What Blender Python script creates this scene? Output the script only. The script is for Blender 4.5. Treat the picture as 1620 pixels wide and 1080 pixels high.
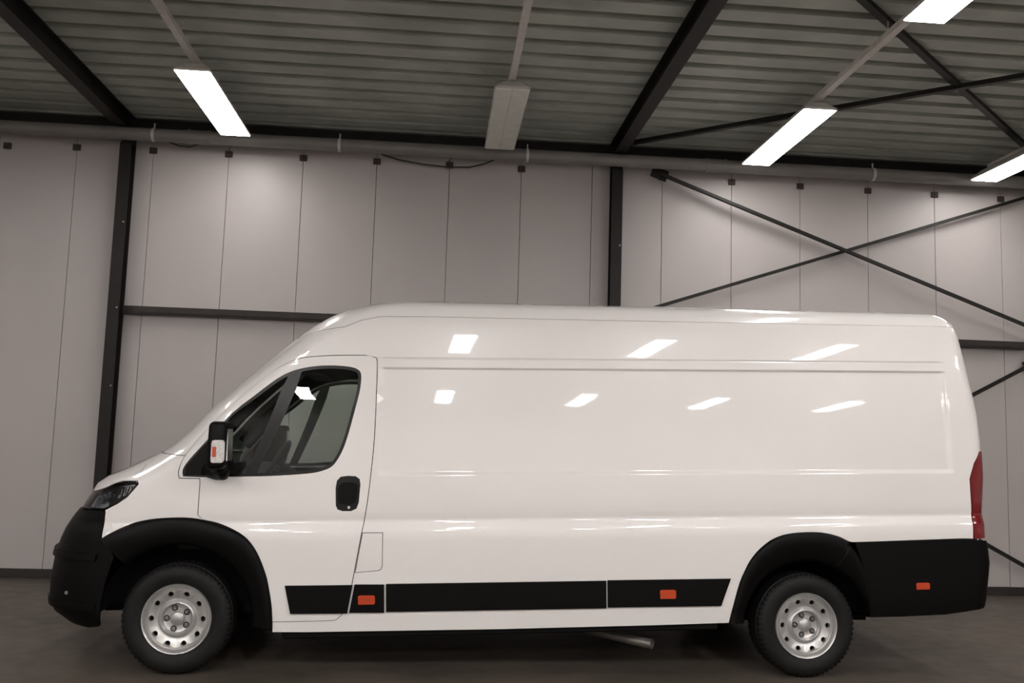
import bpy, bmesh, math, random
from math import sin, cos, pi, radians
from mathutils import Vector, Matrix
from mathutils.geometry import delaunay_2d_cdt

for o in list(bpy.data.objects):
    bpy.data.objects.remove(o)
random.seed(4)
S = bpy.context.scene
COL = S.collection

# ------------------------------------------------------------------ camera
F, PITCH, ROLL, CAMH = 1434.5, 0.1052, 0.0307, 1.512
cam_d = bpy.data.cameras.new('camera')
cam = bpy.data.objects.new('camera', cam_d)
COL.objects.link(cam)
cam_d.sensor_width = 36.0
cam_d.lens = F / 1620 * 36.0
cam_d.clip_end = 100
r0, f0, u0 = Vector((1, 0, 0)), Vector((0, cos(PITCH), sin(PITCH))), Vector((0, -sin(PITCH), cos(PITCH)))
rr = cos(ROLL) * r0 + sin(ROLL) * u0
uu = -sin(ROLL) * r0 + cos(ROLL) * u0
cam.matrix_world = Matrix(((rr.x, uu.x, -f0.x, 0), (rr.y, uu.y, -f0.y, 0), (rr.z, uu.z, -f0.z, CAMH), (0, 0, 0, 1)))
S.camera = cam
# ------------------------------------------------------------------ world, exposure
w = bpy.data.worlds.new('world')
S.world = w
w.use_nodes = True
w.node_tree.nodes['Background'].inputs[0].default_value = (0.6, 0.62, 0.65, 1)
w.node_tree.nodes['Background'].inputs[1].default_value = 0.02
S.view_settings.view_transform = 'Standard'
S.view_settings.look = 'None'
S.view_settings.gamma = 1
S.view_settings.use_curve_mapping = False
S.view_settings.exposure = 0.70
LAMP = 50.0           # radiance of a lit lamp cover
LAMP_COL = (1.0, 0.955, 0.925, 1)


# ------------------------------------------------------------------ materials
def mat(name, col, rough=0.5, metal=0.0, spec=0.5, coat=0.0, noise=None, bump=None, emis=None):
    m = bpy.data.materials.new(name)
    m.use_nodes = True
    nt = m.node_tree
    b = nt.nodes['Principled BSDF']
    b.inputs['Base Color'].default_value = (*col, 1)
    b.inputs['Roughness'].default_value = rough
    b.inputs['Metallic'].default_value = metal
    b.inputs['Specular IOR Level'].default_value = spec
    b.inputs['Coat Weight'].default_value = coat
    b.inputs['Coat Roughness'].default_value = 0.03
    if noise:
        sc, amt = noise[:2]
        tc = nt.nodes.new('ShaderNodeTexCoord')
        n = nt.nodes.new('ShaderNodeTexNoise')
        n.inputs['Scale'].default_value = sc
        n.inputs['Detail'].default_value = 6
        mp = nt.nodes.new('ShaderNodeMapRange')
        mp.inputs['From Min'].default_value = 0.3
        mp.inputs['From Max'].default_value = 0.7
        mp.inputs['To Min'].default_value = 1 - amt
        mp.inputs['To Max'].default_value = 1 + amt
        mx = nt.nodes.new('ShaderNodeVectorMath')
        mx.operation = 'SCALE'
        mx.inputs[0].default_value = col
        nt.links.new(tc.outputs['Object'], n.inputs['Vector'])
        nt.links.new(n.outputs['Fac'], mp.inputs['Value'])
        nt.links.new(mp.outputs[0], mx.inputs['Scale'])
        nt.links.new(mx.outputs[0], b.inputs['Base Color'])
    if bump:
        tc = nt.nodes.new('ShaderNodeTexCoord')
        n = nt.nodes.new('ShaderNodeTexNoise')
        n.inputs['Scale'].default_value = bump[0]
        n.inputs['Detail'].default_value = 4
        bp = nt.nodes.new('ShaderNodeBump')
        bp.inputs['Strength'].default_value = bump[1]
        bp.inputs['Distance'].default_value = 0.01
        nt.links.new(tc.outputs['Object'], n.inputs['Vector'])
        nt.links.new(n.outputs['Fac'], bp.inputs['Height'])
        nt.links.new(bp.outputs[0], b.inputs['Normal'])
    if emis:
        b.inputs['Emission Color'].default_value = emis[0]
        b.inputs['Emission Strength'].default_value = emis[1]
    return m


def glass_mat(name, tint, gloss=1.0, rough=0.0):
    m = bpy.data.materials.new(name)
    m.use_nodes = True
    nt = m.node_tree
    nt.nodes.clear()
    out = nt.nodes.new('ShaderNodeOutputMaterial')
    tr = nt.nodes.new('ShaderNodeBsdfTransparent')
    tr.inputs[0].default_value = (*tint, 1)
    gl = nt.nodes.new('ShaderNodeBsdfGlossy')
    gl.inputs['Roughness'].default_value = rough
    fr = nt.nodes.new('ShaderNodeFresnel')
    fr.inputs[0].default_value = 1.5
    mu = nt.nodes.new('ShaderNodeMath')
    mu.operation = 'MULTIPLY'
    mu.inputs[1].default_value = gloss
    mx = nt.nodes.new('ShaderNodeMixShader')
    nt.links.new(fr.outputs[0], mu.inputs[0])
    nt.links.new(mu.outputs[0], mx.inputs[0])
    nt.links.new(tr.outputs[0], mx.inputs[1])
    nt.links.new(gl.outputs[0], mx.inputs[2])
    nt.links.new(mx.outputs[0], out.inputs[0])
    return m


M = {}
M['paint'] = mat('white_paint', (0.82, 0.79, 0.775), 0.30, coat=1.0, spec=0.5)
M['black_plastic'] = mat('black_plastic', (0.0022, 0.0018, 0.0018), 0.5, spec=0.14, noise=(30, 0.15))
M['gloss_black'] = mat('gloss_black', (0.004, 0.004, 0.004), 0.22, spec=0.3)
M['rubber'] = mat('rubber', (0.007, 0.0065, 0.0065), 0.6, spec=0.25, noise=(12, 0.25), bump=(60, 0.15))
M['silver'] = mat('silver_steel', (0.50, 0.49, 0.48), 0.33, metal=0.65, noise=(9, 0.08))
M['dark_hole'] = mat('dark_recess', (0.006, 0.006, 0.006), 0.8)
M['nut'] = mat('nut_metal', (0.30, 0.29, 0.28), 0.35, metal=0.9)
M['chassis'] = mat('chassis_black', (0.003, 0.0027, 0.0027), 0.8, spec=0.15, noise=(6, 0.4))
M['exhaust'] = mat('exhaust_metal', (0.35, 0.32, 0.29), 0.4, metal=0.8)
M['glass'] = glass_mat('window_glass', (0.76, 0.84, 0.79), 0.8)
M['windshield'] = glass_mat('windshield_glass', (0.75, 0.78, 0.77), 1.0)
M['lens'] = glass_mat('clear_lens', (0.85, 0.86, 0.88), 1.0)
M['chrome'] = mat('chrome', (0.75, 0.76, 0.78), 0.12, metal=1.0)
M['lamp_bowl'] = mat('lamp_bowl', (0.55, 0.55, 0.56), 0.35, metal=0.2)
M['red_lens'] = mat('red_lens', (0.17, 0.010, 0.012), 0.15, coat=0.6)
M['amber'] = mat('amber_lens', (0.50, 0.055, 0.015), 0.2, coat=0.5)
M['clear_grey'] = mat('clear_indicator', (0.62, 0.60, 0.58), 0.15, coat=0.7, noise=(90, 0.2))
M['seat'] = mat('seat_fabric', (0.010, 0.0095, 0.010), 0.9, spec=0.1, noise=(60, 0.3))
M['interior'] = mat('interior_plastic', (0.008, 0.0075, 0.0075), 0.7, spec=0.2)
M['headliner'] = mat('headliner', (0.05, 0.047, 0.045), 0.9)
M['steel_dark'] = mat('painted_steel_dark', (0.010, 0.0075, 0.0068), 0.5, spec=0.3, noise=(5, 0.2))
M['girt'] = mat('girt_steel', (0.030, 0.024, 0.022), 0.5, spec=0.3, noise=(5, 0.15))
M['rod'] = mat('brace_steel', (0.012, 0.0105, 0.009), 0.5, spec=0.3, noise=(8, 0.3))
M['galv'] = mat('trunking_grey', (0.62, 0.58, 0.55), 0.5, noise=(12, 0.08))
M['housing'] = mat('lamp_housing', (0.60, 0.58, 0.55), 0.5)
M['unlit'] = mat('unlit_cover', (0.74, 0.73, 0.68), 0.4, noise=(9, 0.06))
M['lit'] = mat('lit_cover', (0.8, 0.8, 0.8), 0.5, emis=(LAMP_COL, LAMP))
M['lit_dim'] = mat('lit_cover_dim', (0.8, 0.8, 0.8), 0.5, emis=(LAMP_COL, LAMP * 0.24))  # dimmed on purpose to soften hot spots on the wall and van
M['pipe'] = mat('grey_pipe', (0.21, 0.195, 0.185), 0.35, noise=(3, 0.1))
M['clip'] = mat('dark_bracket', (0.035, 0.025, 0.018), 0.6)
M['cable'] = mat('dark_cable', (0.02, 0.016, 0.015), 0.6)
M['wall'] = mat('sandwich_panel', (0.455, 0.418, 0.407), 0.42, noise=(1.3, 0.025))
M['wall_far'] = mat('hall_wall', (0.80, 0.78, 0.76), 0.6, noise=(0.6, 0.08))
M['joint'] = mat('panel_joint', (0.08, 0.07, 0.065), 0.7)
M['base'] = mat('black_base', (0.018, 0.014, 0.013), 0.6)
M['deck'] = mat('roof_deck', (0.42, 0.44, 0.40), 0.5, metal=0.1, noise=(1.8, 0.18))


def floor_mat():
    m = mat('concrete_floor', (0.075, 0.068, 0.062), 0.5, spec=0.2)
    nt = m.node_tree
    b = nt.nodes['Principled BSDF']
    tc = nt.nodes.new('ShaderNodeTexCoord')
    n = nt.nodes.new('ShaderNodeTexNoise')
    n.inputs['Scale'].default_value = 0.9
    n.inputs['Detail'].default_value = 9
    n.inputs['Roughness'].default_value = 0.65
    cr = nt.nodes.new('ShaderNodeValToRGB')
    cr.color_ramp.elements[0].position = 0.3
    cr.color_ramp.elements[0].color = (0.062, 0.052, 0.043, 1)
    cr.color_ramp.elements[1].position = 0.72
    cr.color_ramp.elements[1].color = (0.125, 0.103, 0.083, 1)
    n2 = nt.nodes.new('ShaderNodeTexNoise')
    n2.inputs['Scale'].default_value = 7
    n2.inputs['Detail'].default_value = 5
    mp = nt.nodes.new('ShaderNodeMapRange')
    mp.inputs['To Min'].default_value = 0.30
    mp.inputs['To Max'].default_value = 0.52
    nt.links.new(tc.outputs['Object'], n.inputs['Vector'])
    nt.links.new(tc.outputs['Object'], n2.inputs['Vector'])
    nt.links.new(n.outputs['Fac'], cr.inputs[0])
    nt.links.new(cr.outputs[0], b.inputs['Base Color'])
    nt.links.new(n2.outputs['Fac'], mp.inputs['Value'])
    nt.links.new(mp.outputs[0], b.inputs['Roughness'])
    return m


M['floor'] = floor_mat()

# ------------------------------------------------------------------ helpers
HALL = Matrix.Translation((0, 9.4725, 0)) @ Matrix.Rotation(0.078, 4, 'Z')   # wall plane: local y = 0, hall is y < 0


def link(name, bm, m, parent=None, smooth=False, mw=None, ang=None):
    me = bpy.data.meshes.new(name)
    if isinstance(m, (list, tuple)):
        for k in m:
            me.materials.append(k)
    else:
        me.materials.append(m)
    bmesh.ops.recalc_face_normals(bm, faces=bm.faces[:])
    bm.to_mesh(me)
    bm.free()
    if smooth:
        for p in me.polygons:
            p.use_smooth = True
        if ang:
            try:
                me.set_sharp_from_angle(angle=radians(ang))
            except Exception:
                pass
    o = bpy.data.objects.new(name, me)
    COL.objects.link(o)
    if parent:
        o.parent = parent
    if mw is not None:
        o.matrix_local = mw
    return o


def empty(name, mw=None):
    o = bpy.data.objects.new(name, None)
    o.empty_display_size = 0.1
    COL.objects.link(o)
    if mw is not None:
        o.matrix_world = mw
    return o


def tag(o, label=None, cat=None, group=None, kind=None):
    if label:
        o['label'] = label
    if cat:
        o['category'] = cat
    if group:
        o['group'] = group
    if kind:
        o['kind'] = kind
    return o


def box(bm, x0, x1, y0, y1, z0, z1, bev=0.0, rot=None, seg=1):
    v = [bm.verts.new((x, y, z)) for x in (x0, x1) for y in (y0, y1) for z in (z0, z1)]
    q = [(0, 1, 3, 2), (4, 6, 7, 5), (0, 4, 5, 1), (2, 3, 7, 6), (0, 2, 6, 4), (1, 5, 7, 3)]
    fs = [bm.faces.new([v[i] for i in f]) for f in q]
    bmesh.ops.recalc_face_normals(bm, faces=fs)
    es = list({e for f in fs for e in f.edges})
    geo = v
    if bev > 0:
        r = bmesh.ops.bevel(bm, geom=es, offset=bev, segments=seg, affect='EDGES', profile=0.5)
        geo = list({x for x in r['verts']} | {x for x in v if x.is_valid})
    if rot is not None:
        for x in geo:
            if x.is_valid:
                x.co = rot @ x.co
    return geo


def prism(bm, pts, axis, a0, a1):
    """extrude a 2D outline (list of (p,q)) along axis 'x','y','z' from a0 to a1"""
    def P(p, q, a):
        return {'x': (a, p, q), 'y': (p, a, q), 'z': (p, q, a)}[axis]
    A = [bm.verts.new(P(p, q, a0)) for p, q in pts]
    B = [bm.verts.new(P(p, q, a1)) for p, q in pts]
    n = len(pts)
    bm.faces.new(A)
    bm.faces.new(B[::-1])
    for i in range(n):
        bm.faces.new((A[i], B[i], B[(i + 1) % n], A[(i + 1) % n]))


def tube(bm, pts, rad, seg=10, cap=True, up=Vector((0, 0, 1))):
    pts = [Vector(p) for p in pts]
    rings = []
    for i, p in enumerate(pts):
        d = (pts[min(i + 1, len(pts) - 1)] - pts[max(i - 1, 0)]).normalized()
        a = d.cross(up)
        if a.length < 1e-3:
            a = d.cross(Vector((1, 0, 0)))
        a.normalize()
        b = d.cross(a)
        r = rad[i] if isinstance(rad, (list, tuple)) else rad
        rings.append([bm.verts.new(p + r * (cos(2 * pi * k / seg) * a + sin(2 * pi * k / seg) * b)) for k in range(seg)])
    for i in range(len(rings) - 1):
        for k in range(seg):
            bm.faces.new((rings[i][k], rings[i][(k + 1) % seg], rings[i + 1][(k + 1) % seg], rings[i + 1][k]))
    if cap:
        bm.faces.new(rings[0][::-1])
        bm.faces.new(rings[-1])


def lathe(bm, prof, seg=48, axis='y', closed=False, mod=None):
    """prof: list of (r, a) around the given axis"""
    rings = []
    for i, (r, a) in enumerate(prof):
        ring = []
        for k in range(seg):
            t = 2 * pi * k / seg
            rr_ = r if mod is None else r + mod(i, k)
            ring.append(bm.verts.new((rr_ * cos(t), a, rr_ * sin(t))))
        rings.append(ring)
    n = len(rings)
    for i in range(n if closed else n - 1):
        A, B = rings[i], rings[(i + 1) % n]
        for k in range(seg):
            bm.faces.new((A[k], A[(k + 1) % seg], B[(k + 1) % seg], B[k]))
    return rings


# =================================================================== HALL
BW = HALL
H_CEIL = 4.69
wall = empty('wall_back', BW)
tag(wall, 'pale grey-beige insulated panel wall behind the white van, with fine vertical joints', kind='structure')
bm = bmesh.new()
box(bm, -13, 15, 0.03, 0.12, 0, 5.1)
link('backing', bm, M['joint'], wall)
me0 = None
U0, PW = -4.563, 0.768
for i in range(-10, 25):
    u = U0 + i * PW
    if me0 is None:
        bm = bmesh.new()
        box(bm, 0.0025, PW - 0.0025, 0, 0.03, 0.085, 5.05, bev=0.0015)
        pnl = link('panel', bm, M['wall'], wall)
        me0 = pnl.data
    else:
        pnl = bpy.data.objects.new('panel', me0)
        COL.objects.link(pnl)
        pnl.parent = wall
    pnl.location = (u, 0, 0)
bm = bmesh.new()
box(bm, -13, 15, -0.02, 0.03, 0, 0.085, bev=0.004)
bb = link('baseboard_back', bm, M['base'], mw=BW)
tag(bb, 'low black base strip along the foot of the panelled wall', kind='structure')

bm = bmesh.new()
box(bm, -13, 15, -17, 0.12, -0.1, 0)
fl = link('floor', bm, M['floor'], mw=BW)
tag(fl, 'dark brownish-grey worn concrete floor under the van', kind='structure')
for nm, a, lab in (('wall_left', (-13.1, -13, -17, 0.12), 'plain pale side wall of the hall, far to the left'),
                   ('wall_right', (15, 15.1, -17, 0.12), 'plain pale side wall of the hall, far to the right'),
                   ('wall_front', (-13.1, 15.1, -17.1, -17), 'plain pale wall of the hall behind the camera')):
    bm = bmesh.new()
    box(bm, *a, 0, 5.1)
    tag(link(nm, bm, M['wall_far'], mw=BW), lab, kind='structure')

# trapezoid roof deck, ribs parallel to the wall
bm = bmesh.new()
pitch, dep = 0.262, 0.165
y = 0.1
prof = []
while y > -17:
    prof += [(y, 0), (y - 0.160, 0), (y - 0.172, dep), (y - 0.250, dep)]
    y -= pitch
rows = []
for x in (-13, 1, 15):
    rows.append([bm.verts.new((x, yy, H_CEIL + zz)) for yy, zz in prof])
for a in range(2):
    for k in range(len(prof) - 1):
        bm.faces.new((rows[a][k], rows[a][k + 1], rows[a + 1][k + 1], rows[a + 1][k]))
ce = link('ceiling', bm, M['deck'], mw=BW)
ce.modifiers.new('thick', 'SOLIDIFY').thickness = 0.004
tag(ce, 'dark green-grey ribbed metal roof deck seen from below', kind='structure')


# ---- I-section helper (local: section in p,q ; extruded)
def i_section(w_, h_, tf, tw):
    a, b = w_ / 2, h_ / 2
    return [(-a, -b), (a, -b), (a, -b + tf), (tw / 2, -b + tf), (tw / 2, b - tf), (a, b - tf), (a, b), (-a, b), (-a, b - tf),
            (-tw / 2, b - tf), (-tw / 2, -b + tf), (-a, -b + tf)]


def column(u, label):
    t = empty('steel_column', BW @ Matrix.Translation((u, -0.125, 0)))
    tag(t, label, 'column', 'steel columns against the wall')
    bm = bmesh.new()
    pr = [(p, q) for p, q in i_section(0.115, 0.14, 0.011, 0.008)]
    prism(bm, pr, 'z', 0.015, 4.37)
    prism(bm, [(-.057, -.04), (.057, -.04), (.057, .07), (-.057, .07)], 'z', 4.37, 4.495)
    link('shaft', bm, M['steel_dark'], t)
    bm = bmesh.new()
    box(bm, -0.10, 0.10, -0.13, 0.10, 0, 0.015)
    link('base_plate', bm, M['steel_dark'], t)
    bm = bmesh.new()
    box(bm, -0.075, 0.075, -0.055, 0.10, 4.495, 4.510)
    link('top_plate', bm, M['steel_dark'], t)
    for zz in (1.9, 2.68, 3.55):
        bm = bmesh.new()
        lathe(bm, [(0.001, -0.077), (0.008, -0.077), (0.010, -0.072), (0.010, -0.068)], 8)
        for v in bm.verts:
            v.co += Vector((0.035, 0, zz))
        link('bolt', bm, M['nut'], t)
    return t


column(-4.012, 'dark steel column against the wall above the van bonnet, at the left of the photo')
column(1.053, 'dark steel column rising behind the middle of the van roof')


def rafter(u, label):
    t = empty('roof_beam', BW @ Matrix.Translation((u, 0, 4.60)))
    tag(t, label, 'beam', 'roof beams')
    bm = bmesh.new()
    prism(bm, i_section(0.125, 0.17, 0.010, 0.008), 'y', -16.9, -0.02)
    link('beam', bm, M['steel_dark'], t)
    return t


rafter(-4.05, 'dark steel roof beam over the left column, running toward the viewer')
rafter(1.055, 'dark steel roof beam over the middle column, running toward the viewer')
rafter(6.06, 'dark steel roof beam beyond the right edge of the photo, over the right end of the braced bay')

# dark L-section strip at the wall head
bm = bmesh.new()
prism(bm, [(0.0, 4.56), (-0.10, 4.56), (-0.10, 4.575), (-0.012, 4.575), (-0.012, 4.685), (0, 4.685)], 'x', -13, 15)
tag(link('trim_1', bm, M['steel_dark'], mw=BW), 'black L-section strip along the head of the wall under the roof deck', kind='structure')


def girt(u0, u1, label):
    t = empty('wall_rail', BW @ Matrix.Translation((u0, 0, 2.635)))
    tag(t, label, 'rail', 'horizontal steel wall rails')
    L = u1 - u0
    bm = bmesh.new()
    prism(bm, [(0, 0), (-0.10, 0), (-0.10, 0.02), (-0.095, 0.02), (-0.095, 0.005), (0, 0.005)], 'x', 0, L)
    prism(bm, [(-0.10, 0.005), (-0.094, 0.005), (-0.094, 0.075), (-0.10, 0.075)], 'x', 0, L)
    prism(bm, [(-0.10, 0.075), (0, 0.075), (0, 0.08), (-0.10, 0.08)], 'x', 0, L)
    link('channel', bm, M['girt'], t)
    for x in (0.02, L - 0.10):
        bm = bmesh.new()
        box(bm, x, x + 0.08, -0.107, -0.1, 0.01, 0.07, bev=0.002)
        link('cleat', bm, M['steel_dark'], t)


girt(-3.95, 0.99, 'dark horizontal wall rail from the left column to behind the van roof')
girt(1.115, 5.97, 'dark horizontal wall rail to the right of the van, in the braced bay')


def brace(p0, p1, d, label, group, wd_=0.045, mat_='rod', plates=True):
    """steel angle between two wall points (u,z) at distance d from the wall"""
    t = empty('cross_brace', BW @ Matrix.Translation((p0[0], -d, p0[1])))
    tag(t, label, 'brace', group)
    v = Vector((p1[0] - p0[0], 0, p1[1] - p0[1]))
    L = v.length
    a = math.atan2(v.z, v.x)
    bm = bmesh.new()
    prism(bm, [(0, -wd_ / 2), (0, wd_ / 2), (-0.005, wd_ / 2), (-0.005, -wd_ / 2 + 0.005), (-wd_, -wd_ / 2 + 0.005), (-wd_, -wd_ / 2)], 'x', 0, L)
    link('angle_bar', bm, M[mat_], t, mw=Matrix.Rotation(-a, 4, 'Y'))
    for x in (0.0, L):
        bm = bmesh.new()
        box(bm, x - 0.09, x + 0.09, 0.001, 0.008, -0.06, 0.06)
        link('gusset_plate', bm, M['steel_dark'], t, mw=Matrix.Rotation(-a, 4, 'Y'))
    return t


brace((1.52, 4.365), (5.87, 2.79), 0.13, 'dark diagonal brace falling right across the upper wall from the middle column top', 'wall braces')
brace((1.22, 2.83), (5.95, 4.43), 0.075, 'dark diagonal brace rising right across the upper wall from behind the van roof', 'wall braces', wd_=0.036)
brace((1.2, 0.12), (5.68, 2.48), 0.075, 'dark steel diagonal brace rising right beside the van rear edge, below the wall rail', 'wall braces', wd_=0.036)
brace((1.2, 2.545), (5.95, 0.09), 0.13, 'dark steel diagonal brace falling right behind the van rear lamp to the wall foot', 'wall braces')


def roof_brace(p0, p1, z, label):
    t = empty('roof_brace', BW @ Matrix.Translation((p0[0], -p0[1], z)))
    tag(t, label, 'brace', 'roof wind braces')
    v = Vector((p1[0] - p0[0], -(p1[1] - p0[1]), 0))
    a = math.atan2(v.y, v.x)
    bm = bmesh.new()
    prism(bm, [(-0.0275, 0), (0.0275, 0), (0.0275, 0.005), (-0.0225, 0.005), (-0.0225, 0.040), (-0.0275, 0.040)], 'x', 0, v.length)
    link('angle_bar', bm, M['rod'], t, mw=Matrix.Rotation(a, 4, 'Z'))
    for x in (0, v.length):
        bm = bmesh.new()
        box(bm, x - 0.08, x + 0.08, -0.05, 0.05, 0.006, 0.014)
        link('gusset_plate', bm, M['steel_dark'], t, mw=Matrix.Rotation(a, 4, 'Z'))


roof_brace((1.13, 0.33), (5.97, 4.15), 4.59, 'dark roof brace climbing from over the van rear toward the upper right of the photo')
roof_brace((1.13, 4.45), (5.97, 0.10), 4.635, 'dark roof brace running down the ceiling at the upper right, behind the upper lamp rail')

# ---- horizontal pipe below the eave with clamps
t = empty('wall_pipe', BW @ Matrix.Translation((0, -0.255, 4.445)))
tag(t, 'long grey horizontal pipe just below the ceiling, running across the whole wall', 'pipe')
bm = bmesh.new()
tube(bm, [(-12.9, 0, 0), (14.9, 0, 0)], 0.066, 28)
link('pipe', bm, M['pipe'], t, smooth=True, ang=40)
for u in (-5.25, -3.72, -1.86, 0.08, 3.82, 5.6):
    bm = bmesh.new()
    tube(bm, [(u - 0.014, 0, 0), (u + 0.014, 0, 0)], 0.071, 20)
    box(bm, u - 0.006, u + 0.006, -0.006, 0.006, 0.06, 0.12)
    link('clamp', bm, M['galv'], t)
for u in (-3.27, 2.09):
    for du in (-0.10, 0.10):
        bm = bmesh.new()
        tube(bm, [(u + du - 0.012, 0, 0), (u + du + 0.012, 0, 0)], 0.074, 24)
        link('coupling_ring', bm, M['pipe'], t)
    bm = bmesh.new()
    tube(bm, [(u - 0.09, 0, 0), (u + 0.09, 0, 0)], 0.070, 24)
    link('coupling', bm, M['pipe'], t, smooth=True, ang=40)

# panel fixing brackets, one per joint
pos = [(-5.25, 4.325)] + [(U0 + i * PW, z) for i, z in enumerate((4.346, 4.355, 4.36, 4.362, 4.368, 4.371, 4.37, 4.37, 4.36, 4.35, 4.345, 4.335, 4.33, 4.32))]
BL = ['small dark bracket under the pipe at the extreme left edge of the photo',
      'small dark bracket under the pipe next left of the left column',
      'small dark bracket between the left column and the left lit lamp, under the pipe',
      'small dark bracket under the pipe below the wall end of the left lit lamp',
      'second small dark bracket to the right of the left lit lamp, under the pipe',
      'small dark bracket at the left end of the sagging cable',
      'small dark bracket in the middle of the sagging cable',
      'small dark bracket just right of the unlit lamp, under the pipe', '',
      'small dark bracket beside the top end of the falling wall brace',
      'small dark bracket just left of the right lit lamp, under the pipe',
      'small dark bracket just right of the right lit lamp, under the pipe',
      'third small dark bracket counted from the right edge of the photo, under the pipe',
      'small dark bracket below the top end of the rising wall brace',
      'rightmost small dark bracket, under the half-seen lit lamp']
for k, (u, z) in enumerate(pos):
    if k == 8:
        continue
    t = empty('panel_bracket', BW @ Matrix.Translation((u, 0, z)))
    tag(t, BL[k], 'bracket', 'brackets along the wall head')
    bm = bmesh.new()
    box(bm, -0.038, 0.038, -0.022, 0.0, -0.032, 0.032, bev=0.004)
    link('plate', bm, M['clip'], t)
    bm = bmesh.new()
    lathe(bm, [(0.0005, -0.032), (0.012, -0.032), (0.012, -0.02)], 6)
    link('bolt', bm, M['clip'], t)

bm = bmesh.new()
cp = [(-1.52, -0.19, 4.43), (-1.40, -0.13, 4.40), (-1.25, -0.10, 4.37), (-1.0, -0.09, 4.34), (-0.75, -0.09, 4.325), (-0.52, -0.09, 4.335), (-0.36, -0.12, 4.37), (-0.22, -0.19, 4.42)]
tube(bm, cp, 0.009, 8)
tag(link('hanging_cable', bm, M['cable'], mw=BW, smooth=True), 'short dark cable sagging below the pipe, left of the unlit lamp', 'cable')
bm = bmesh.new()
tube(bm, [(-3.62, -0.2, 4.41), (-3.5, -0.13, 4.385), (-3.4, -0.13, 4.38), (-3.28, -0.19, 4.40)], 0.007, 8)
tag(link('hanging_cable', bm, M['cable'], mw=BW, smooth=True), 'short dark cable end under the pipe near the left lit lamp', 'cable')


# ---- lamps and trunking
def rail(u, label):
    t = empty('lamp_rail', BW @ Matrix.Translation((u, 0, 4.50)))
    tag(t, label, 'rail', 'lamp rails')
    bm = bmesh.new()
    prism(bm, [(-0.028, 0), (0.028, 0), (0.028, 0.045), (0.018, 0.05), (-0.018, 0.05), (-0.028, 0.045)], 'y', -16.5, -0.5)
    link('trunking', bm, M['galv'], t)
    yy = -1.3
    while yy > -16:
        bm = bmesh.new()
        tube(bm, [(0, yy, 0.05), (0, yy, H_CEIL - 4.5 + 0.01)], 0.004, 6)
        link('hanger', bm, M['galv'], t)
        yy -= 2.0


def lamp_proto(lit):
    bm = bmesh.new()
    # housing: trapezoid section, bottom open width .29, top .12, with sloped end caps
    wb, wt, h = 0.15, 0.07, 0.075
    L = 1.62
    A = [(-wb, 0, 0), (wb, 0, 0), (wb, -L, 0), (-wb, -L, 0)]
    B = [(-wt, -0.07, h), (wt, -0.07, h), (wt, -L + 0.07, h), (-wt, -L + 0.07, h)]
    a = [bm.verts.new(p) for p in A]
    b = [bm.verts.new(p) for p in B]
    bm.faces.new(b)
    for k in range(4):
        bm.faces.new((a[k], a[(k + 1) % 4], b[(k + 1) % 4], b[k]))
    house = bm
    bm2 = bmesh.new()
    for s in (-1, 1):
        box(bm2, *sorted((s * 0.0004, s * 0.143)), -L + 0.010, -0.010, -0.022, 0.002, bev=0.006)
    bm3 = bmesh.new()
    box(bm3, -wb, wb, -L, -L + 0.012, -0.014, 0.004)
    box(bm3, -wb, wb, -0.012, 0, -0.014, 0.004)
    for s in (-1, 1):
        box(bm3, *sorted((s * wb, s * (wb - 0.008))), -L, 0, -0.014, 0.004)
    bm4 = bmesh.new()
    tube(bm4, [(-0.005, -0.17, -0.018), (-0.005, -0.17, -0.011)], 0.012, 10)
    return house, bm2, bm3, bm4


def lamp(u, d0, lit, label, group):
    t = empty('ceiling_lamp', BW @ Matrix.Translation((u, -d0, 4.415)))
    tag(t, label, 'lamp', group)
    if lit not in LP:
        h, c, r, s = lamp_proto(lit)
        LP[lit] = [link('housing', h, M['housing'], t), link('cover', c, {0: M['unlit'], 1: M['lit'], 2: M['lit_dim']}[int(lit)], t),
                   link('cover_frame', r, M['housing'], t), link('cover_clip', s, M['base'], t)]
    else:
        for o in LP[lit]:
            c = o.copy()
            COL.objects.link(c)
            c.parent = t
    return t


LP = {}
RU = (-2.85, -0.23, 2.44, 4.99)
rail(RU[0], 'thin grey lamp rail at the left, carrying the left lit lamp')
rail(RU[1], 'thin grey lamp rail in the middle, carrying the unlit lamp')
rail(RU[2], 'thin grey lamp rail at the upper right, carrying two lit lamps')
rail(RU[3], 'thin grey lamp rail at the far right, carrying the half-seen lit lamp')
lamp(RU[0], 0.52, 2, 'lit strip lamp near the wall at the left, above the van bonnet', 'lit strip lamps')
lamp(RU[1], 0.55, False, 'unlit grey strip lamp in the middle of the ceiling, near the wall', None)
lamp(RU[2], 0.50, 2, 'lit strip lamp near the wall, right of the middle roof beam', 'lit strip lamps')
lamp(RU[2], 3.78, 2, 'lit strip lamp cut by the top edge of the photo at the upper right', 'lit strip lamps')
lamp(RU[3], 0.38, 2, 'lit strip lamp low at the right edge, nearest the wall corner of the view', 'lit strip lamps')
for u in (RU[0], RU[1], RU[2], RU[3]):
    for d in (3.78, 8.8, 13.9):
        if (u == RU[2] and d < 5):
            continue
        if u == RU[0] and d < 5:
            continue
        if u == RU[1] and d < 5:
            continue
        lamp(u, d, 2 if d < 5 else 1, 'lit strip lamp of the rows overhead and behind the viewer', 'lamps behind the viewer')
for u in (-5.6, -8.4, 7.7):
    for d in (2.2, 8.8, 13.9):
        lamp(u, d, 2 if d < 5 else 1, 'lit strip lamp of the outer rows, left or right of the view', 'lamps of the outer rows')


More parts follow.
